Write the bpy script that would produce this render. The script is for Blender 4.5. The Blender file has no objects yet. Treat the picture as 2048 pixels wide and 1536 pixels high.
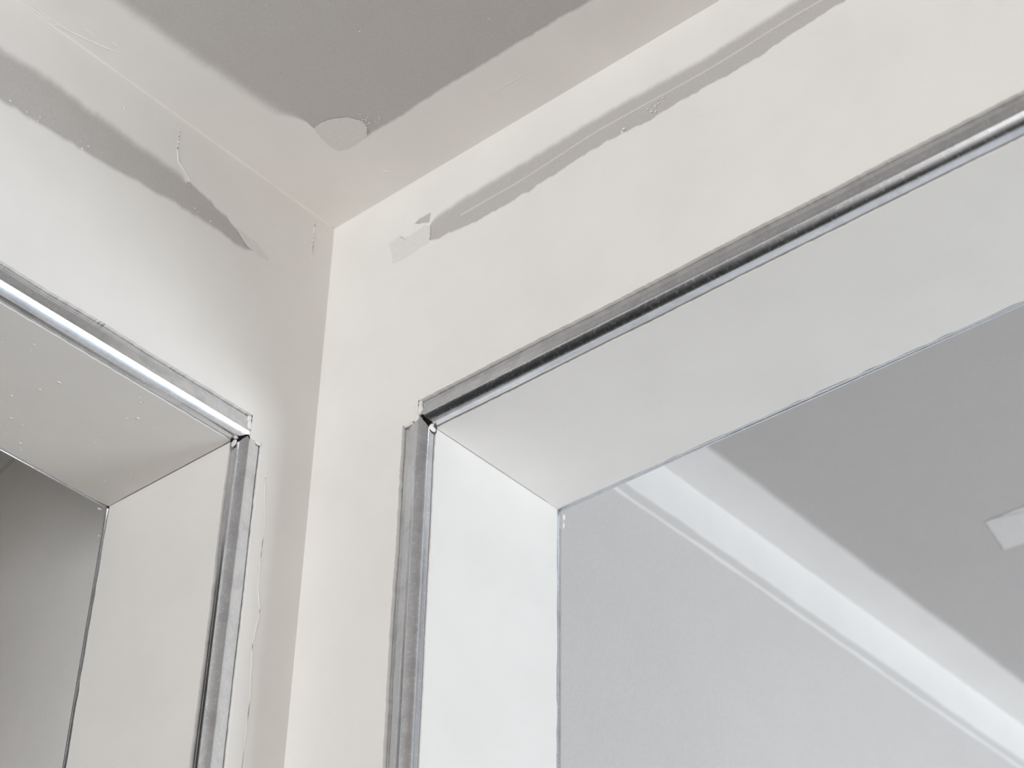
import bpy, bmesh, math, random
from mathutils import Matrix, Vector

# ---------------------------------------------------------------- camera, world, light, exposure
scene = bpy.context.scene
COL = scene.collection
D = 1.8            # metres from the lens to the room corner; wall measures below are multiples of it
H = 2.4            # ceiling height
FPX = 3870.7       # focal length in pixels of a 2048 px wide frame
yaw, pitch, roll = math.radians(221.3447), math.radians(36.6339), math.radians(1.1474)
fw = Vector((math.cos(pitch)*math.cos(yaw), math.cos(pitch)*math.sin(yaw), math.sin(pitch)))
r0 = fw.cross(Vector((0, 0, 1))).normalized(); u0 = r0.cross(fw)
rt = math.cos(roll)*r0 + math.sin(roll)*u0
up = -math.sin(roll)*r0 + math.cos(roll)*u0
cam_d = bpy.data.cameras.new('camera'); cam = bpy.data.objects.new('camera', cam_d); COL.objects.link(cam)
m = Matrix.Identity(4)
for i in range(3):
    m[i][0] = rt[i]; m[i][1] = up[i]; m[i][2] = -fw[i]
m.translation = Vector((0.50206*D, 0.56513*D, H - 0.65465*D))
cam.matrix_world = m
cam_d.sensor_width = 36.0; cam_d.sensor_fit = 'HORIZONTAL'; cam_d.lens = FPX/2048*36
cam_d.clip_start = 0.02
cam_d.dof.use_dof = True; cam_d.dof.focus_distance = 1.53; cam_d.dof.aperture_fstop = 7.0
scene.camera = cam

world = bpy.data.worlds.new('sky'); scene.world = world; world.use_nodes = True
bg = world.node_tree.nodes['Background']; bg.inputs[0].default_value = (0.80, 0.88, 1.0, 1); bg.inputs[1].default_value = 0.6

def window_light(name, loc, direction, sx, sy, power, col):
    l = bpy.data.lights.new(name, 'AREA'); l.shape = 'RECTANGLE'; l.size = sx; l.size_y = sy
    l.energy = power; l.color = col
    o = bpy.data.objects.new(name, l); COL.objects.link(o); o.location = loc
    o.rotation_euler = Vector(direction).to_track_quat('-Z', 'Z').to_euler()
    return o
# daylight entering by the windows of the main room and of the room beyond the right opening
RX, RY, RL = 3.6, 3.8, -2.3             # far walls of the main room, back wall of the left room
window_light('daylight_main_x', (RX+0.02, 1.00, 1.25), (-1, 0, 0), 1.2, 1.5, 112, (0.985, 0.997, 1.0))
window_light('daylight_beyond', (-1.62, RY+0.02, 1.10), (0, -1, 0), 1.5, 1.3, 107, (0.875, 0.935, 1.0))
scene.view_settings.view_transform = 'Standard'; scene.view_settings.look = 'None'
scene.view_settings.exposure = 0.0; scene.view_settings.gamma = 1.0; scene.view_settings.use_curve_mapping = False
scene.cycles.max_bounces = 9; scene.cycles.diffuse_bounces = 7

# ---------------------------------------------------------------- helpers
rnd = random.Random(7)
def _h(n, seed):
    n = (n*374761393 + seed*668265263) & 0xffffffff
    n = ((n ^ (n >> 13))*1274126177) & 0xffffffff
    return ((n ^ (n >> 16)) & 0xffff)/65535.0
def noise(x, seed=0):
    i = math.floor(x); f = x-i; f = f*f*(3-2*f)
    return (_h(i, seed)*(1-f) + _h(i+1, seed)*f)*2-1
def fbm(x, seed=0, n=4):
    a, s = 1.0, 0.0
    for k in range(n):
        s += a*noise(x*2**k, seed+17*k); a *= 0.55
    return s
def smooth(t):
    t = max(0.0, min(1.0, t)); return t*t*(3-2*t)
def curve(tab):
    tab = sorted(tab)
    def f(x):
        if x <= tab[0][0]: return tab[0][1]
        for (a, b), (c, d) in zip(tab, tab[1:]):
            if x <= c: return b + (d-b)*smooth((x-a)/(c-a))*0.5 + (d-b)*((x-a)/(c-a))*0.5
        return tab[-1][1]
    return f
def mesh_obj(name, verts, faces, mat, parent=None, smooth_shade=False, bare=None):
    me = bpy.data.meshes.new(name); me.from_pydata(verts, [], faces); me.update()
    if bare is not None:
        at = me.attributes.new('bare', 'FLOAT', 'POINT'); at.data.foreach_set('value', bare)
    if smooth_shade:
        me.polygons.foreach_set('use_smooth', [True]*len(me.polygons))
    me.materials.append(mat)
    o = bpy.data.objects.new(name, me); COL.objects.link(o)
    if parent: o.parent = parent
    return o
class MB:
    def __init__(self): self.v = []; self.f = []; self.b = []
    def box(self, x0, x1, y0, y1, z0, z1):
        n = len(self.v)
        self.v += [(x, y, z) for z in (z0, z1) for y in (y0, y1) for x in (x0, x1)]
        self.f += [tuple(n+i for i in q) for q in ((0,2,3,1),(4,5,7,6),(0,1,5,4),(2,6,7,3),(0,4,6,2),(1,3,7,5))]
        self.b += [0.0]*8
    def grid(self, rows, bares=None):
        n = len(self.v); w = len(rows[0])
        for j, r in enumerate(rows):
            self.v += [tuple(p) for p in r]
            self.b += (bares[j] if bares else [0.0]*w)
        for j in range(len(rows)-1):
            for i in range(w-1):
                a = n+j*w+i
                self.f.append((a, a+1, a+w+1, a+w))
    def tube(self, pts, rad, up=Vector((0, 0, 1)), n=6):
        rows = []
        for i, p in enumerate(pts):
            a = Vector(pts[max(0, i-1)]); b = Vector(pts[min(len(pts)-1, i+1)])
            t = (b-a).normalized(); s = t.cross(up)
            if s.length < 1e-5: s = t.cross(Vector((1, 0, 0)))
            s.normalize(); q = s.cross(t)
            rr = rad(i/(len(pts)-1)) if callable(rad) else rad
            rows.append([Vector(p)+rr*(math.cos(k*2*math.pi/n)*s+math.sin(k*2*math.pi/n)*q) for k in range(n+1)])
        self.grid(rows)
    def blob(self, c, r, seed, stretch=(1, 1, 1), seg=8):
        rows = []
        for j in range(seg+1):
            th = math.pi*j/seg; row = []
            for i in range(seg*2+1):
                ph = 2*math.pi*(i % (seg*2))/(seg*2)
                k = 1+0.3*noise(j*1.3+3.1*math.cos(ph)+50, seed)*math.sin(th)
                row.append((c[0]+r*stretch[0]*k*math.sin(th)*math.cos(ph), c[1]+r*stretch[1]*k*math.sin(th)*math.sin(ph), c[2]+r*stretch[2]*k*math.cos(th)))
            rows.append(row)
        self.grid(rows)
    def build(self, name, mat, parent=None, smooth_shade=False):
        return mesh_obj(name, self.v, self.f, mat, parent, smooth_shade, self.b)
def tag(o, label=None, cat=None, group=None, kind=None):
    if label: o['label'] = label
    if cat: o['category'] = cat
    if group: o['group'] = group
    if kind: o['kind'] = kind
    return o

# ---------------------------------------------------------------- materials
def new_mat(name):
    mt = bpy.data.materials.new(name); mt.use_nodes = True
    nt = mt.node_tree; return mt, nt, nt.nodes['Principled BSDF']
def node(nt, t, **kw):
    n = nt.nodes.new(t)
    for k, v in kw.items(): setattr(n, k, v)
    return n
def noise_node(nt, scale, detail=3, rough=0.55, coord=None):
    n = node(nt, 'ShaderNodeTexNoise'); n.inputs['Scale'].default_value = scale
    n.inputs['Detail'].default_value = detail; n.inputs['Roughness'].default_value = rough
    nt.links.new(coord, n.inputs['Vector']); return n
def mix_col(nt, fac, a, b):
    n = node(nt, 'ShaderNodeMix', data_type='RGBA')
    if isinstance(fac, float): n.inputs[0].default_value = fac
    else: nt.links.new(fac, n.inputs[0])
    for s, v in ((6, a), (7, b)):
        if isinstance(v, tuple): n.inputs[s].default_value = (*v, 1)
        else: nt.links.new(v, n.inputs[s])
    return n.outputs[2]
def maprange(nt, src, a, b, c=0.0, d=1.0):
    n = node(nt, 'ShaderNodeMapRange', interpolation_type='SMOOTHSTEP')
    nt.links.new(src, n.inputs[0])
    for i, v in enumerate((a, b, c, d)): n.inputs[i+1].default_value = v
    return n.outputs[0]
def bump(nt, bsdf, height, strength, dist):
    n = node(nt, 'ShaderNodeBump'); n.inputs['Strength'].default_value = strength; n.inputs['Distance'].default_value = dist
    nt.links.new(height, n.inputs['Height']); nt.links.new(n.outputs[0], bsdf.inputs['Normal'])
BOARD = (0.508, 0.493, 0.483)
PLASTER = (0.80, 0.79, 0.775)
def paper_colour(nt, pos):
    fine = noise_node(nt, 900, 3, 0.7, pos); soft = noise_node(nt, 30, 3, 0.5, pos)
    c = mix_col(nt, maprange(nt, fine.outputs[0], 0.3, 0.72), tuple(v*0.93 for v in BOARD), tuple(v*1.06 for v in BOARD))
    return mix_col(nt, maprange(nt, soft.outputs[0], 0.35, 0.7, 0.0, 0.25), c, tuple(v*0.93 for v in BOARD)), fine
def make_board():
    mt, nt, b = new_mat('plasterboard_paper')
    pos = node(nt, 'ShaderNodeNewGeometry').outputs['Position']
    c, fine = paper_colour(nt, pos)
    nt.links.new(c, b.inputs['Base Color']); b.inputs['Roughness'].default_value = 0.9
    b.inputs['Specular IOR Level'].default_value = 0.25
    bump(nt, b, fine.outputs[0], 0.25, 0.0006); return mt
def make_plaster():
    mt, nt, b = new_mat('joint_compound')
    pos = node(nt, 'ShaderNodeNewGeometry').outputs['Position']
    paper, fine = paper_colour(nt, pos)
    at = node(nt, 'ShaderNodeAttribute', attribute_name='bare')
    rag = noise_node(nt, 260, 4, 0.65, pos)
    add = node(nt, 'ShaderNodeMath', operation='MULTIPLY_ADD'); nt.links.new(rag.outputs[0], add.inputs[0])
    add.inputs[1].default_value = 0.30; nt.links.new(at.outputs['Fac'], add.inputs[2])
    fac = maprange(nt, add.outputs[0], 0.10, 1.12)
    zero = node(nt, 'ShaderNodeMath', operation='GREATER_THAN'); nt.links.new(at.outputs['Fac'], zero.inputs[0]); zero.inputs[1].default_value = 0.004
    mul = node(nt, 'ShaderNodeMath', operation='MULTIPLY'); nt.links.new(fac, mul.inputs[0]); nt.links.new(maprange(nt, at.outputs['Fac'], 0.0, 0.12), mul.inputs[1])
    cloud = noise_node(nt, 14, 3, 0.5, pos)
    white = mix_col(nt, maprange(nt, cloud.outputs[0], 0.3, 0.75), PLASTER, tuple(v*0.965 for v in PLASTER))
    nt.links.new(mix_col(nt, mul.outputs[0], white, paper), b.inputs['Base Color'])
    b.inputs['Roughness'].default_value = 0.72; b.inputs['Specular IOR Level'].default_value = 0.3
    trowel = noise_node(nt, 55, 4, 0.5, pos); pit = noise_node(nt, 420, 2, 0.5, pos)
    s = node(nt, 'ShaderNodeMath', operation='MULTIPLY_ADD'); nt.links.new(maprange(nt, pit.outputs[0], 0.70, 0.80), s.inputs[0]); s.inputs[1].default_value = -0.25
    nt.links.new(trowel.outputs[0], s.inputs[2])
    bump(nt, b, s.outputs[0], 0.25, 0.0012); return mt
def make_zinc():
    mt, nt, b = new_mat('galvanised_steel')
    pos = node(nt, 'ShaderNodeNewGeometry').outputs['Position']
    sp = noise_node(nt, 420, 4, 0.6, pos); big = noise_node(nt, 60, 3, 0.5, pos)
    at = node(nt, 'ShaderNodeAttribute', attribute_name='bare')
    streak = node(nt, 'ShaderNodeTexNoise', noise_dimensions='1D'); streak.inputs['Scale'].default_value = 1500
    streak.inputs['Detail'].default_value = 3; nt.links.new(at.outputs['Fac'], streak.inputs['W'])
    c = mix_col(nt, maprange(nt, sp.outputs[0], 0.35, 0.68), (0.74, 0.76, 0.80), (0.84, 0.86, 0.89))
    c = mix_col(nt, maprange(nt, streak.outputs[0], 0.3, 0.7, 0.0, 0.40), c, (0.60, 0.62, 0.66))
    c = mix_col(nt, maprange(nt, big.outputs[0], 0.48, 0.7, 0.0, 0.5), c, (0.55, 0.57, 0.60))
    nt.links.new(c, b.inputs['Base Color']); b.inputs['Metallic'].default_value = 1.0
    nt.links.new(maprange(nt, sp.outputs[0], 0.3, 0.75, 0.22, 0.28), b.inputs['Roughness'])
    bump(nt, b, streak.outputs[0], 0.08, 0.0003); return mt
def make_plain(name, c, rough, c2=None, scale=6):
    mt, nt, b = new_mat(name); pos = node(nt, 'ShaderNodeNewGeometry').outputs['Position']
    n = noise_node(nt, scale, 4, 0.6, pos)
    nt.links.new(mix_col(nt, maprange(nt, n.outputs[0], 0.35, 0.7), c, c2 or tuple(v*0.85 for v in c)), b.inputs['Base Color'])
    b.inputs['Roughness'].default_value = rough; return mt
M_BOARD, M_PL, M_ZINC = make_board(), make_plaster(), make_zinc()
M_FLOOR = make_plain('floor_kraft_paper', (0.74, 0.62, 0.47), 0.8)
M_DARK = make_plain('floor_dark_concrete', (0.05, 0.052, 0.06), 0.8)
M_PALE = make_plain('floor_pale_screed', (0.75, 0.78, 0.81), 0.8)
M_DARKENED = make_plain('darkened_unseen_wall', (0.07, 0.07, 0.075), 0.9)
M_FRAME = make_plain('window_frame_white', (0.75, 0.75, 0.74), 0.45)

# ---------------------------------------------------------------- measures
R = 0.0040*D; E = 0.0003                       # bead nose radius, how far it stands proud
W = 0.0995*D                                   # wall thickness
XJ, ZL = 0.0430*D, -0.1525*D                   # jamb and head of the opening in the left wall
YJ, ZR = 0.0713*D, -0.1530*D                   # the same of the opening in the right wall
XO, YO = XJ+1.25, YJ+1.45                      # far sides of the openings
BO = 0.0007                                    # the coats stand this much proud of the board
V0 = 0.0245                                    # hollow behind the bead
RB = -3.4                                      # far wall of the room beyond (x)
GAP = 0.0009

# ---------------------------------------------------------------- structure
def wallL(u, v, n): return (u, n, H+v)
def wallR(u, v, n): return (n, u, H+v)
b = MB()
b.box(RB, XJ-V0, -W+BO, -BO, 0, H+BO)
b.box(XJ-V0, XO, -W+BO, -BO, H+ZL+V0, H+BO)
b.box(XO, RX, -W+BO, -BO, 0, H+BO)
b.box(XJ-V0, XJ-BO, -W+V0, -V0, 0, H+ZL+V0)
b.box(XJ-BO, XO, -W+V0, -V0, H+ZL+BO, H+ZL+V0)
wall_left = tag(b.build('wall_left', M_BOARD), 'left wall of the corner with a plastered doorway opening', 'wall', kind='structure')
b = MB()
b.box(-W+BO, -BO, -BO, YJ-V0, 0, H+BO)
b.box(-W+BO, -BO, YJ-V0, YO, H+ZR+V0, H+BO)
b.box(-W+BO, -BO, YO, RY, 0, H+BO)
b.box(-W+V0, -V0, YJ-V0, YJ-BO, 0, H+ZR+V0)
b.box(-W+V0, -V0, YJ-BO, YO, H+ZR+BO, H+ZR+V0)
b.box(-W, -BO, RL, -W+BO, 0, H+BO)
wall_right = tag(b.build('wall_right', M_BOARD), 'right wall of the corner with a wide plastered opening', 'wall', kind='structure')
b = MB(); b.box(RB-0.15, RX+0.15, RL-0.15, RY+0.15, H+BO, H+0.1)
ceiling = tag(b.build('ceiling', M_BOARD), 'bare grey plasterboard ceiling with pale filled edges', 'ceiling', kind='structure')
b = MB(); b.box(-W, RX+0.15, 0.55, RY+0.15, -0.1, 0)
tag(b.build('floor', M_FLOOR), 'brown paper covered floor of the main room', 'floor', kind='structure')
b = MB(); b.box(-W, RX+0.15, RL-0.15, 0.55, -0.1, 0)  # strip on the main-room side is added to darken the bead's reflection
tag(b.build('floor_beyond_left', M_DARK), 'dark floor beyond the left opening with an added dark strip in the main room', 'floor', kind='structure')
b = MB(); b.box(RB-0.15, -W, -W, RY+0.15, -0.1, 0)
tag(b.build('floor_beyond_right', M_PALE), 'pale floor beyond the right opening', 'floor', kind='structure')
def holed(b, axis, c0, c1, lo, hi, w):          # a wall box with one window hole
    a0, a1, z0, z1 = w
    for (p, q, s, t) in ((lo, a0, 0, H), (a1, hi, 0, H), (a0, a1, 0, z0), (a0, a1, z1, H)):
        if axis == 'x': b.box(c0, c1, p, q, s, t)
        else: b.box(p, q, c0, c1, s, t)
b = MB(); holed(b, 'x', RX, RX+0.15, -W, RY+0.15, (0.40, 1.60, 0.50, 2.00))
tag(b.build('wall_back', M_PL), 'plastered wall behind the viewer with a window', 'wall', kind='structure')
b = MB(); b.box(-W, RX, RY, RY+0.15, 0, H)
tag(b.build('wall_side', M_BOARD), 'bare board side wall of the main room', 'wall', kind='structure')
b = MB(); holed(b, 'y', RY, RY+0.15, RB, -W, (-2.37, -0.87, 0.45, 1.75))
tag(b.build('wall_beyond_side', M_PL), 'window wall of the room beyond the right opening', 'wall', kind='structure')
b = MB(); b.box(RB-0.15, RB, -W, RY+0.15, 0, H)
tag(b.build('wall_beyond_end', M_BOARD), 'end wall of the room beyond the right opening', 'wall', kind='structure')
b = MB(); b.box(RX, RX+0.15, RL-0.15, -W, 0, H)  # unseen wall, given a dark colour to blacken the reflection in the bead
tag(b.build('wall_beyond_left_side', M_DARKENED), 'unseen wall beyond the left opening, darkened for the bead reflection', 'wall', kind='structure')
b = MB(); b.box(-W, RX, RL-0.15, RL, 0, H)
tag(b.build('wall_beyond_left', M_BOARD), 'end wall of the room beyond the left opening', 'wall', kind='structure')
def window(n, axis, c, w, label):
    a0, a1, z0, z1 = w; t = 0.05
    b = MB(); mid = (a0+a1)/2
    for (p, q, s, u) in ((a0, a0+t, z0, z1), (a1-t, a1, z0, z1), (a0+t, a1-t, z0, z0+t), (a0+t, a1-t, z1-t, z1), (mid-t/2, mid+t/2, z0+t, z1-t)):
        if axis == 'x': b.box(c-0.05, c, p, q, s, u)
        else: b.box(p, q, c-0.05, c, s, u)
    tag(b.build('window_%d' % n, M_FRAME), label, 'window', kind='structure')
window(1, 'x', RX+0.012, (0.40, 1.60, 0.50, 2.00), 'white framed window behind the viewer')
window(2, 'y', RY+0.012, (-2.37, -0.87, 0.45, 1.75), 'white framed window of the room beyond')

# ---------------------------------------------------------------- joint compound on walls and ceiling
def steps(a, fine_to, b, fine, coarse):
    out = []; x = a
    while x < b-1e-9:
        out.append(x); x += fine if x < fine_to else coarse
    return out+[b]
def lin(a, b, n): return [a+(b-a)*i/n for i in range(n+1)]
def band(mb, fn, us, va, vb, n_edge_a=None, n_edge_b=None, rows=10, side=True, open_=None):
    """Coat between the curves va(u) and vb(u). n_edge = feather width at that edge (None: a full square edge);
    open_(u) = 0 where the feathered edge closes flush against the next coat."""
    na = 6 if n_edge_a else 0; nb = 6 if n_edge_b else 0
    val = lambda e, u: (e(u) if callable(e) else (e or 0.0))
    grid = []; bares = []
    for j in range(rows+na+nb+1):
        row = []; br = []
        for u in us:
            a, c = va(u), vb(u); k = abs(c-a); sg = 1 if c >= a else -1
            fa = min(max(val(n_edge_a, u), 0.0008), k*0.45) if na else 0.0
            fb = min(max(val(n_edge_b, u), 0.0008), k*0.45) if nb else 0.0
            if j < na: d = fa*j/na
            elif j <= rows+na: d = fa+(k-fa-fb)*(j-na)/rows
            else: d = k-fb+fb*(j-na-rows)/nb
            ca = smooth(d/fa) if na and fa > 1e-7 else 1.0
            cb = smooth((k-d)/fb) if nb and fb > 1e-7 else 1.0
            cov = min(ca, cb)
            if open_: cov = 1-(1-cov)*open_(u)
            n = -BO-0.0001+(BO+0.0001)*(1-(1-cov)**2)
            row.append(fn(u, a+sg*d, n)); br.append(1-cov)
        grid.append(row); bares.append(br)
    if side:
        if not na: mb.grid([[fn(u, va(u), -BO-0.0035) for u in us], grid[0]])
        if not nb: mb.grid([grid[-1], [fn(u, vb(u), -BO-0.0035) for u in us]])
    mb.grid(grid, bares)
def sc(tab): return [(p*D, q*D) for p, q in tab]

# left wall: upper tape coat, grey paper strip left open below it, bead coat around the opening
le1 = curve(sc([(0.0, -0.0470), (0.0455, -0.0470), (0.0559, -0.0441), (0.0617, -0.0425), (0.0709, -0.0393), (0.0868, -0.0356), (0.0937, -0.0352), (0.0960, -0.0375), (0.1176, -0.0375), (0.1461, -0.0366), (0.1807, -0.0351), (0.2036, -0.0373), (0.6, -0.038)]))
le2 = curve(sc([(0.0, -0.0470), (0.0455, -0.0470), (0.0554, -0.0482), (0.0711, -0.0471), (0.0913, -0.0476), (0.1131, -0.05), (0.1471, -0.0533), (0.1766, -0.0553), (0.1995, -0.0565), (0.6, -0.058)]))
def ramp(x, a, b): return smooth((x-a)/(b-a))
def le1n(u): return le1(u) + ramp(u, 0.0440*D, 0.056*D)*0.0011*fbm(u*160, 3, 4)
def le2n(u): return min(le1n(u), le2(u) + ramp(u, 0.0450*D, 0.060*D)*0.0010*fbm(u*105, 9, 6))
usL = steps(0.0, 0.42, RX, 0.0012, 0.05)
def op_l(u): return ramp(u, 0.0455*D, 0.053*D)
def op_r(u): return ramp(u, 0.0652*D, 0.0672*D)
def fe_l1(u): return 0.0003+0.011*ramp(u, 0.094*D, 0.099*D)+0.0035*ramp(u, 0.046*D, 0.056*D)
def fe_l2(u): return 0.0003+0.010*ramp(u, 0.047*D, 0.060*D)
b = MB(); band(b, wallL, usL, lambda u: 0.0, le1n, None, fe_l1, open_=op_l)
tape_left = b.build('tape_coat', M_PL, wall_left, True)
def wl_head(s): return R+0.0087*D+0.0005*fbm(s*14, 41, 3)
def wl_jamb(s): return R+0.0070*D+0.0006*fbm(s*13, 43, 3)
def wr_head(s): return R+0.0085*D+0.0007*fbm(s*9, 45, 3)
def wr_jamb(s): return R+0.0085*D+0.0006*fbm(s*11, 47, 3)
def wl_head2(s): return R+0.0036*D+0.0004*fbm(s*14, 51, 3)
def wl_jamb2(s): return R+0.0046*D+0.0006*fbm(s*14, 53, 3)
def wr_head2(s): return R+0.0040*D+0.0005*fbm(s*9, 55, 3)
def wr_jamb2(s): return R+0.0040*D+0.0005*fbm(s*11, 57, 3)
def bead_coat(parent, fn, us, e2, fe, J, ZH, wj, wh, topj, op):
    b = MB()
    band(b, fn, [u for u in us if u < J-R] + [J-R], e2, lambda u: ZH+topj, fe, None, rows=14, side=False, open_=op)
    band(b, fn, [J-R]+[u for u in us if u > J-R], e2, lambda u: ZH+wh(u-J)+GAP+0.0004*noise(u*700, 5), fe, None, rows=14, open_=op)
    vs = steps(0.0, 0.75, H, 0.003, 0.1)
    def fn2(v, u, n): return fn(u, ZH+topj-v, n)
    vs = [v for v in vs if v < H+ZH+topj]+[H+ZH+topj]
    band(b, fn2, vs, lambda v: 0.0, lambda v: J-wj(v-topj)-GAP-0.0005*noise(v*500, 6), None, None, rows=8)
    return b.build('bead_coat', M_PL, parent, True)
bead_coat(wall_left, wallL, usL, le2n, fe_l2, XJ, ZL, wl_jamb, wl_head, 0.0012*D, op_l)

# right wall
re1 = curve(sc([(0.0, -0.0400), (0.0650, -0.0400), (0.0700, -0.0352), (0.0944, -0.0338), (0.1226, -0.0334), (0.1736, -0.0316), (0.2319, -0.0332), (0.2835, -0.0302), (0.3558, -0.0290), (0.6, -0.029)]))
re2 = curve(sc([(0.0, -0.0400), (0.0650, -0.0400), (0.0690, -0.0450), (0.0711, -0.0454), (0.0981, -0.0492), (0.1229, -0.0487), (0.1734, -0.0451), (0.1989, -0.047), (0.2312, -0.0461), (0.2555, -0.0462), (0.2824, -0.0436), (0.3015, -0.0417), (0.6, -0.041)]))
def re1n(u): return re1(u)+ramp(u, 0.064*D, 0.070*D)*0.0006*fbm(u*120, 13, 3)
def re2n(u): return min(re1n(u), re2(u)+ramp(u, 0.065*D, 0.070*D)*0.0011*fbm(u*110, 19, 6))
usR = steps(0.0, 0.80, RY, 0.0014, 0.05)
b = MB(); band(b, wallR, usR, lambda u: 0.0, re1n, None, lambda u: 0.0003+0.010*ramp(u, 0.066*D, 0.075*D), open_=op_r)
b.build('tape_coat', M_PL, wall_right, True)
bead_coat(wall_right, wallR, usR, re2n, lambda u: 0.0003+0.0045*ramp(u, 0.066*D, 0.072*D), YJ, ZR, wr_jamb, wr_head, 0.0025*D, op_r)
rm = curve(sc([(0.0977, -0.0405), (0.1227, -0.0405), (0.1735, -0.0368), (0.2317, -0.0381), (0.2831, -0.0355), (0.6, -0.034)]))
b = MB(); us = [u for u in usR if 0.088*D < u < 0.6]
band(b, wallR, us, lambda u: rm(u)+0.0016, lambda u: rm(u)-0.0016, 0.0016, 0.0012, rows=2)
b.b = [max(0.55, v) for v in b.b]
b.build('trowel_ridge', M_PL, wall_right, True)

# thin smears where the paper shows through beside the end of each strip
def smear(name, parent, fn, poly, level, seed, n0=0.00012):
    """Flat patch with a ragged outline; 'level' is how far the paper shows through."""
    cx = sum(p[0] for p in poly)/len(poly); cy = sum(p[1] for p in poly)/len(poly)
    pts = []
    for (a, c), (e, f) in zip(poly, poly[1:]+poly[:1]):
        n = max(2, int(math.hypot(e-a, f-c)*D/0.001))
        for i in range(n):
            t = i/n; k = len(pts)
            pts.append(((a+(e-a)*t)*D+0.0006*fbm(k*0.23, seed, 3), (c+(f-c)*t)*D+0.0006*fbm(k*0.23, seed+5, 3)))
    v = []; br = []; f = []; n = len(pts)
    for r, (s, hgt) in enumerate(((1.0, -0.0002), (0.985, n0), (0.55, n0))):
        v += [fn(cx*D+(p-cx*D)*s, cy*D+(q-cy*D)*s, hgt) for p, q in pts]; br += [level]*n
    v.append(fn(cx*D, cy*D, n0)); br.append(level)
    for r in range(2):
        for i in range(n): f.append((r*n+i, r*n+(i+1) % n, (r+1)*n+(i+1) % n, (r+1)*n+i))
    for i in range(n): f.append((2*n+i, 2*n+(i+1) % n, 3*n))
    return mesh_obj(name, v, f, M_PL, parent, False, br)
smear('thin_smear', wall_right, wallR, [(0.0400, -0.0320), (0.0430, -0.0400), (0.0445, -0.0480), (0.0560, -0.0485), (0.0685, -0.0470), (0.0690, -0.0380), (0.0660, -0.0345), (0.0600, -0.0350), (0.0520, -0.0345), (0.0483, -0.0315)], 0.28, 21)
smear('bare_paper_patch', wall_right, wallR, [(0.0582, -0.0290), (0.0620, -0.0275), (0.0685, -0.0281), (0.0681, -0.0336), (0.0630, -0.0315)], 0.80, 23, 0.00018)
smear('thin_smear', wall_left, wallL, [(0.0400, -0.0478), (0.0470, -0.0425), (0.0560, -0.0415), (0.0640, -0.0405), (0.0600, -0.0440), (0.0545, -0.0478), (0.0470, -0.0490)], 0.24, 25)

# reveals
def reveal(parent, name, fn, s0, s1, q0, q1, rag_a=None):
    b = MB(); ss = steps(s0, s0+0.75, s1, 0.0035, 0.1)
    band(b, fn, ss, q0, q1, None, None, rows=6)
    return b.build(name, M_PL, parent, True)
def w_back(s): return R+0.0026+0.0003*fbm(s*12, 59, 3)
qb = W-R-0.0026-GAP
reveal(wall_left, 'jamb_coat', lambda s, q, n: (XJ+n, -q, H+ZL-s), 0.0, H+ZL, lambda s: wl_jamb2(s)+GAP+0.0004*noise(s*400, 61), lambda s: qb-0.0007*noise(s*90, 62))
reveal(wall_left, 'soffit_coat', lambda s, q, n: (XJ+s, -q, H+ZL-n), 0.0009, XO-XJ, lambda s: wl_head2(s)+GAP+0.0004*noise(s*400, 63), lambda s: qb-0.0007*noise(s*90, 64))
reveal(wall_right, 'jamb_coat', lambda s, q, n: (-q, YJ+n, H+ZR-s), 0.0, H+ZR, lambda s: wr_jamb2(s)+GAP+0.0004*noise(s*400, 65), lambda s: qb-0.0006*noise(s*90, 66))
reveal(wall_right, 'soffit_coat', lambda s, q, n: (-q, YJ+s, H+ZR-n), 0.0005, YO-YJ, lambda s: wr_head2(s)+GAP+0.0004*noise(s*400, 67), lambda s: qb-0.0006*noise(s*90, 68))

# ceiling: filled band along each wall, mitred in the corner
def ceilL(u, v, n): return (u, v, H-n)
def ceilR(u, v, n): return (v, u, H-n)
cl = curve(sc([(0.0, 0.0441), (0.0587, 0.0446), (0.0688, 0.0453), (0.0813, 0.0444), (0.1059, 0.0431), (0.1291, 0.0411), (0.1684, 0.0407), (0.6, 0.042)]))
cr = curve(sc([(0.0, 0.0392), (0.0649, 0.0392), (0.0826, 0.0387), (0.1155, 0.0393), (0.1461, 0.0388), (0.1756, 0.0383), (0.198, 0.0372), (0.6, 0.036)]))
kd = 0.0446/0.0392
b = MB()
usc = steps(0.0002, 0.45, RX, 0.0015, 0.05)
band(b, ceilL, usc, lambda u: 0.0, lambda u: min(u*kd+1e-6, cl(u)+0.0005*fbm(u*110, 31, 4)), None, lambda u: 0.0005+0.020*ramp(u, 0.062*D, 0.080*D), open_=lambda u: ramp(u, 0.0385*D, 0.0400*D))
b.build('tape_coat', M_PL, ceiling, True)
b = MB()
usc = steps(0.0002, 0.60, RY, 0.0015, 0.05)
band(b, ceilR, usc, lambda u: 0.0, lambda u: min(u/kd+1e-6, cr(u)+0.0006*fbm(u*120, 33, 4)), None, lambda u: 0.0004+0.0035*ramp(u, 0.0446*D, 0.06*D), open_=lambda u: ramp(u, 0.0438*D, 0.0455*D))
b.build('tape_coat', M_PL, ceiling, True)
smear('thin_smear', ceiling, ceilL, [(0.0580, 0.0440), (0.0595, 0.0490), (0.0577, 0.0544), (0.0543, 0.0612), (0.0488, 0.0651), (0.0430, 0.0650), (0.0385, 0.0610), (0.0372, 0.0500), (0.0390, 0.0425), (0.0440, 0.0408), (0.0500, 0.0415)], 0.36, 27, 0.00015)
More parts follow.
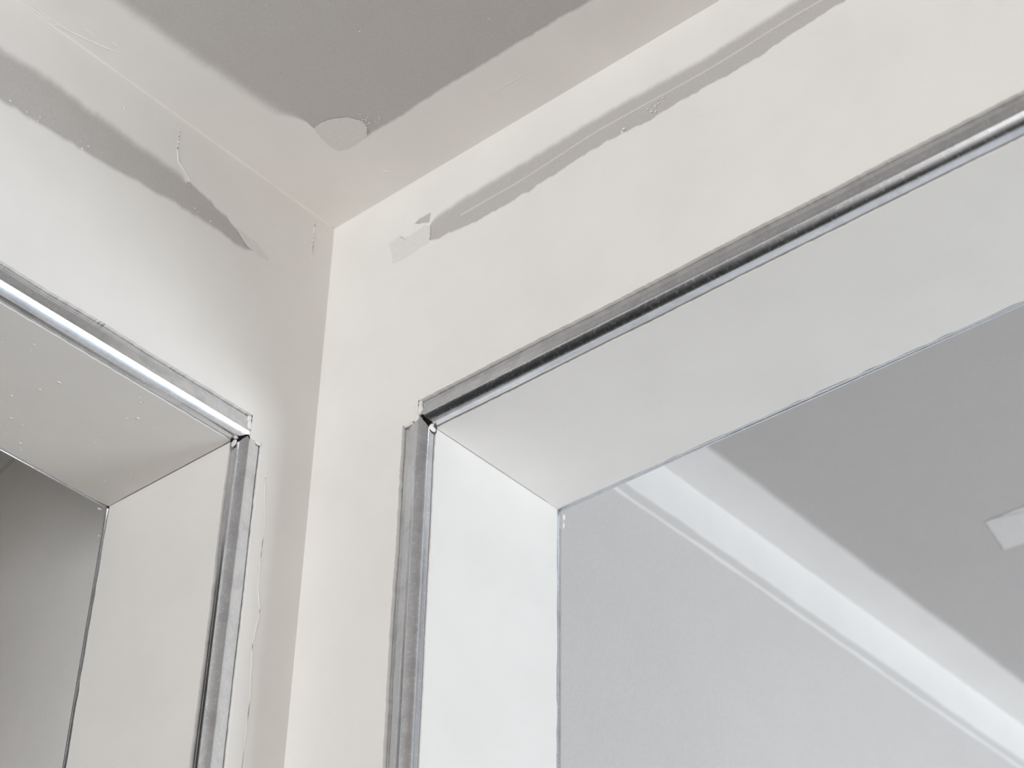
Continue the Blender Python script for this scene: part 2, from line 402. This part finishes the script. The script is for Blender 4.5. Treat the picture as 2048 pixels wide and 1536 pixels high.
# room beyond the right opening: its bands and a filled board joint on its ceiling
def wallN(u, v, n): return (-W-u, n, H+v)
def ceilN(u, v, n): return (-W-u, v, H-n)
usn = steps(0.0, 1.4, -W-RB, 0.006, 0.1)
b = MB(); band(b, wallN, usn, lambda u: 0.0, lambda u: -0.0335*D+0.001*fbm(u*20, 71, 3), None, 0.005)
b.build('tape_coat', M_PL, wall_left, True)
b = MB(); band(b, wallN, usn, lambda u: -0.0372*D+0.001*fbm(u*18, 72, 3), lambda u: -0.0425*D+0.0012*fbm(u*16, 73, 3), 0.004, 0.004)
b.build('trowel_ridge', M_PL, wall_left, True)
b = MB(); band(b, ceilN, usn, lambda u: 0.0, lambda u: 0.0355*D+0.001*fbm(u*20, 74, 3), None, 0.012)
b.build('tape_coat', M_PL, ceiling, True)
smear('filled_joint', ceiling, lambda u, v, n: (-u, v, H-n), [(0.455, 0.117), (0.492, 0.110), (0.500, 0.30), (0.452, 0.30)], 0.42, 29)
b = MB(); band(b, wallN, usn, lambda u: -0.030*D, lambda u: -H, None, None)
b.b = [0.55]*len(b.b); b.build('skim_or_lightening', M_PL, wall_left, True).location.y = -0.0004
# the wall beyond the left opening
def wallM(u, v, n): return (n, -W-u, H+v)
b = MB(); usm = steps(0.0, 0.6, -W-RL, 0.006, 0.1)
band(b, wallM, usm, lambda u: 0.0, lambda u: -0.030*D-0.02*math.exp(-((u-0.315)/0.05)**2)+0.001*fbm(u*20, 75, 3), None, 0.02)
b.build('tape_coat', M_PL, wall_right, True)
b = MB(); band(b, wallM, usm, lambda u: -0.028*D, lambda u: -H, None, None)
b.b = [0.15]*len(b.b); b.build('skim_or_lightening', M_PL, wall_right, True).location.x = -0.0004  # added paler layer over bare board, brightens it in place of light
b = MB(); band(b, ceilL, steps(0, 0.6, RX, 0.01, 0.1), lambda u: -W, lambda u: -W-0.04*D, None, 0.01)
b.build('tape_coat', M_PL, ceiling, True)

# ---------------------------------------------------------------- raised marks in the compound
def marks(name, parent, paths, fn, rad, seed):
    b = MB()
    for k, path in enumerate(paths):
        pts = []
        for (a, c), (e, f) in zip(path, path[1:]):
            for i in range(8):
                t = i/8; pts.append(fn((a+(e-a)*t)*D+0.0003*noise(len(pts)*0.5, seed+k), (c+(f-c)*t)*D+0.0003*noise(len(pts)*0.5, seed+k+9), 0.0))
        pts.append(fn(path[-1][0]*D, path[-1][1]*D, 0.0))
        b.tube(pts, lambda t: rad*(0.25+0.75*math.sin(math.pi*min(1, max(0, t)))**0.5)*(0.85+0.3*noise(t*30, seed)))
    return b.build(name, M_PL, parent, True)
marks('trowel_ridge', wall_left, [[(0.1037, -0.0079), (0.1038, -0.0140), (0.1034, -0.0201), (0.1021, -0.0263), (0.0971, -0.0301), (0.0943, -0.0323), (0.0937, -0.0357)]], wallL, 0.0007, 81)
marks('trowel_ridge', ceiling, [[(0.2019, 0.0030), (0.1862, 0.0025), (0.1763, 0.0030), (0.168, 0.0050), (0.1586, 0.0076), (0.151, 0.0104)], [(0.205, 0.0012), (0.187, 0.0010), (0.178, 0.0016)], [(0.172, 0.0100), (0.166, 0.0096)], [(0.158, 0.0130), (0.154, 0.0128)]], ceilL, 0.0009, 83)
marks('trowel_ridge', wall_left, [[(0.0137, -0.0032), (0.0133, -0.013), (0.0133, -0.023), (0.0135, -0.0293)]], wallL, 0.0007, 85)
marks('trowel_ridge', wall_left, [[(0.0265, -0.160), (0.0275, -0.169), (0.0252, -0.192), (0.0249, -0.2253), (0.0223, -0.2341), (0.0243, -0.2522), (0.0225, -0.2776), (0.0230, -0.33)]], wallL, 0.0005, 87)
marks('trowel_ridge', ceiling, [[(0.021, 0.114), (0.0215, 0.13), (0.0205, 0.16)]], ceilL, 0.00025, 89)
# a thin bead of compound left along the wall-ceiling crease
b = MB(); rows = []
for x in steps(0.004, 0.42, 1.2, 0.004, 0.05):
    k = 0.0014*(1+0.25*noise(x*60, 91)); rows.append([(x, -0.0002, H-k), (x, k*0.45, H-k*0.45), (x, k, H+0.0002)])
b.grid(rows); b.build('crease_fillet', M_PL, wall_left, True)
def specks(name, parent, spots, fn, seed, flat=0.4):
    b = MB()
    rr = random.Random(seed)
    for (u, v, r) in spots:
        c = fn(u*D, v*D, 0.0); n = Vector(fn(u*D, v*D, 1.0))-Vector(c)
        st = tuple(flat if abs(n[i]) > 0.5 else rr.uniform(0.8, 1.5) for i in range(3))
        b.blob(c, r, seed+len(b.v), st, 4)
    return tag(b.build(name, M_PL, parent, True), kind='stuff')
rr = random.Random(3)
specks('compound_specks', wall_left, [(rr.uniform(0.045, 0.2)*1.0, -rr.uniform(0.012, 0.095), rr.choice((0.0005, 0.0006, 0.0008, 0.0012))) for _ in range(55)], lambda u, v, n: (u, v, H+ZL-n), 101, 0.3)
specks('compound_specks', ceiling, [(rr.gauss(0.044, 0.003), rr.gauss(0.068, 0.003), rr.uniform(0.0004, 0.0008)) for _ in range(26)] + [(rr.gauss(0.0575, 0.001), rr.gauss(0.049, 0.002), rr.uniform(0.0003, 0.0006)) for _ in range(10)] + [(0.0147, 0.0498, 0.0018), (0.0135, 0.0507, 0.0013), (0.0375, 0.0452, 0.0007)] + [(rr.uniform(0.045, 0.15), rr.uniform(0.05, 0.18), rr.uniform(0.0003, 0.0006)) for _ in range(18)], ceilL, 103)
specks('compound_specks', wall_right, [(0.205+rr.gauss(0, 0.004), -0.041+rr.gauss(0, 0.002), rr.uniform(0.0004, 0.0011)) for _ in range(12)] + [(0.187, -0.045, 0.0013), (0.186, -0.0465, 0.001)] + [(rr.uniform(0.05, 0.35), -rr.uniform(0.006, 0.13), rr.uniform(0.0003, 0.0005)) for _ in range(14)], wallR, 105)
specks('compound_specks', wall_left, [(0.1362, -0.017, 0.0011), (0.1355, -0.0182, 0.0008), (0.154, -0.0562, 0.0012), (0.0182, -0.0215, 0.0008), (0.137, -0.129, 0.0011)] + [(le2(u*D)*0+u, le2(u*D)/D+rr.gauss(0, 0.001), rr.uniform(0.0004, 0.0010)) for u in [rr.uniform(0.05, 0.2) for _ in range(11)]], wallL, 107)
specks('compound_specks', wall_right, [(rr.uniform(0.012, 0.09), -rr.uniform(0.16, 0.34), rr.uniform(0.0003, 0.0006)) for _ in range(26)], lambda u, v, n: (-u, YJ+n, H+v), 109, 0.25)

# ---------------------------------------------------------------- corner beads
def flange_profile(w, side):
    """(distance from the arris along the surface, depth below the surface), outer edge first."""
    def prof(ww):
        L = ww-R; pts = []
        for k in range(15):
            t = k/14; d = ww-L*t
            dep = 0.0030*(1-t)**1.1*min(1.0, L/0.015)+0.00015
            x = (ww-d)
            dep += -0.00030*math.exp(-((x-0.0016)/0.0007)**2) + 0.00018*math.exp(-((x-0.0036)/0.0007)**2) - 0.00012*math.exp(-((d-R-0.003)/0.0009)**2)
            pts.append((d, dep))
        return [(ww+0.0001, 0.0040)]+pts
    return prof
def corner_bead(label, fn, length, w1, w2, f1s, f2s, ends, seed, flanges=True):
    """fn(s, p, q): s along the arris, p along the wall face away from the arris, q into the reveal."""
    root = bpy.data.objects.new('corner_bead', None); COL.objects.link(root)
    root.location = fn(length, 0, 0); off = Vector(root.location)
    tag(root, label, 'corner bead', 'galvanised corner beads round the openings')
    def loc(p): return tuple(Vector(p)-off)
    fine = steps(0.0, 0.75, length, 0.004, 0.1)
    b = MB(); arc = []; t0, t1 = math.radians(20), math.radians(77)
    for k in range(17):
        a = t0+(t1-t0)*k/16; arc.append((math.sin(a)-math.sin(t0), math.cos(t0)-math.cos(a)))
    prof = [(R+0.0004, 0.0003), (R+0.0002, -0.0001)]+[(R-(R+E)*x/arc[-1][0], -E+(R+E)*y/arc[-1][1]) for x, y in arc]+[(-0.0001, R+0.0002), (0.0003, R+0.0004)]
    across = [i*0.0006 for i in range(len(prof))]
    rows = []
    for i, s in enumerate(fine):
        row = []
        for (p, q) in prof:
            ds = 0.0
            if i < 4:
                t = min(1.0, max(0.0, 1-p/R)); ds = (-max(0, p) if ends is None else curve(ends)(t)*D)*(1-i/4)
            wv = 0.00012*noise(s*7, seed)
            row.append(loc(fn(s+ds, p+wv, q+wv)))
        rows.append(row)
    b.grid(rows, [across]*len(rows)); b.build('nose', M_ZINC, root, True)
    if flanges:
        for nm, w, s0, sw in (('wall_flange', w1, f1s, False), ('reveal_flange', w2, f2s, True)):
            if w is None: continue
            b = MB(); rows = []
            for i, s in enumerate([s0]+[s for s in fine if s > s0+0.002]):
                pr = flange_profile(None, None)(w(s))
                row = []
                for j, (d, dep) in enumerate(pr):
                    e = 0.0
                    if i == 0: e = 0.0006*(1-j/(len(pr)-1))**2+0.0004*noise(j*0.9, seed+3)
                    row.append(loc(fn(s+e, dep, d) if sw else fn(s+e, d, dep)))
                rows.append(row)
            b.grid(rows, [[0.03+d for d, _ in pr]]*len(rows)); b.build(nm, M_ZINC, root, True)
    return root
corner_bead('shiny steel corner bead along the head of the left opening, with a white highlight', lambda s, p, q: (XJ+s, -q, H+ZL+p), XO-XJ, wl_head, wl_head2, -0.0039*D, 0.0010*D, [(0, -0.0026), (0.3, -0.0040), (0.6, -0.0018), (1, 0.0008)], 201)
corner_bead('dull grey upright steel corner bead on the jamb of the left opening', lambda s, p, q: (XJ-p, -q, H+ZL-s), H+ZL, wl_jamb, wl_jamb2, -0.0010*D, 0.0045*D, [(0, 0.0010), (0.3, -0.0012), (0.6, 0.0002), (1, 0.0026)], 203)
corner_bead('steel corner bead with a black reflection along the head of the right opening', lambda s, p, q: (-q, YJ+s, H+ZR+p), YO-YJ, wr_head, wr_head2, -0.0039*D, 0.0012*D, [(0, -0.0008), (0.5, 0.0004), (1, 0.0022)], 205)
corner_bead('mottled grey upright steel corner bead on the jamb of the right opening', lambda s, p, q: (-q, YJ-p, H+ZR-s), H+ZR, wr_jamb, wr_jamb2, -0.0022*D, 0.0030*D, [(0, -0.0006), (0.38, -0.0036), (0.7, -0.0010), (1, 0.0012)], 207)
corner_bead('thin steel bead line at the far edge of the left opening head', lambda s, p, q: (XJ+s, -W+q, H+ZL+p), XO-XJ, None, w_back, 0, 0.001, None, 209)
corner_bead('thin dark steel bead line down the far edge of the left jamb', lambda s, p, q: (XJ-p, -W+q, H+ZL-s), H+ZL, None, w_back, 0, 0.001, None, 211)
corner_bead('thin steel bead line at the far edge of the right opening head', lambda s, p, q: (-W+q, YJ+s, H+ZR+p), YO-YJ, None, w_back, 0, 0.001, None, 213)
corner_bead('thin pale steel bead line down the far edge of the right jamb', lambda s, p, q: (-W+q, YJ-p, H+ZR-s), H+ZR, None, w_back, 0, 0.001, None, 215)
# dabs of compound squeezed out round the bead mitres
def dabs(parent, spots, seed):
    b = MB()
    for i, (x, y, z, r, st) in enumerate(spots): b.blob((x, y, H+z), r, seed+i, st, 6)
    b.build('mitre_dab', M_PL, parent, True)
dabs(wall_left, [(XJ-R+0.0010, -0.0020, ZL+0.0205, 0.0024, (1.0, .8, 1.3)), (XJ-R+0.0012, -0.0012, ZL+0.0135, 0.0030, (.9, .5, 1.9)), (XJ-R-0.0006, -0.0010, ZL+0.0062, 0.0024, (1.2, .35, 1.2)), (XJ-R-0.010, -0.0012, ZL+0.0018, 0.0026, (2.0, .5, .8)), (XJ-R-0.004, -0.0008, ZL+0.0035, 0.0024, (1.6, .3, 1)), (XJ+0.0002, -0.0105, ZL-0.0035, 0.0030, (.3, 1.2, 1.2)), (XJ+0.0018, -0.0072, ZL-0.0006, 0.0018, (1, 1, .35))], 301)
dabs(wall_right, [(-0.0020, YJ-R+0.0010, ZR+0.0205, 0.0024, (.8, 1.0, 1.3)), (-0.0012, YJ-R+0.0014, ZR+0.0135, 0.0032, (.5, 1.0, 2.0)), (-0.0010, YJ-R-0.0018, ZR+0.0075, 0.0030, (.4, 1.1, 1.5)), (-0.0012, YJ-R-0.011, ZR+0.0042, 0.0028, (.5, 2.2, .6)), (-0.0007, YJ-R-0.005, ZR+0.0062, 0.0022, (.3, 1.4, .8)), (-0.0100, YJ+0.0002, ZR-0.0025, 0.0028, (1.3, .3, 1)), (-0.0085, YJ+0.0015, ZR-0.0006, 0.0016, (1, 1, .4))], 303)
dabs(wall_left, [(XJ+0.003, -W+0.002, ZL-0.001, 0.0016, (1.6, .8, .6)), (XJ-0.001, -W+0.0015, ZL-0.026, 0.0014, (1, .8, .5))], 305)
dabs(wall_right, [(-W+0.0015, YJ-0.0005, ZR-0.004, 0.0018, (.8, .8, 1.8)), (-W+0.0015, YJ-0.0007, ZR-0.012, 0.0014, (.8, .6, 2.2))], 307)
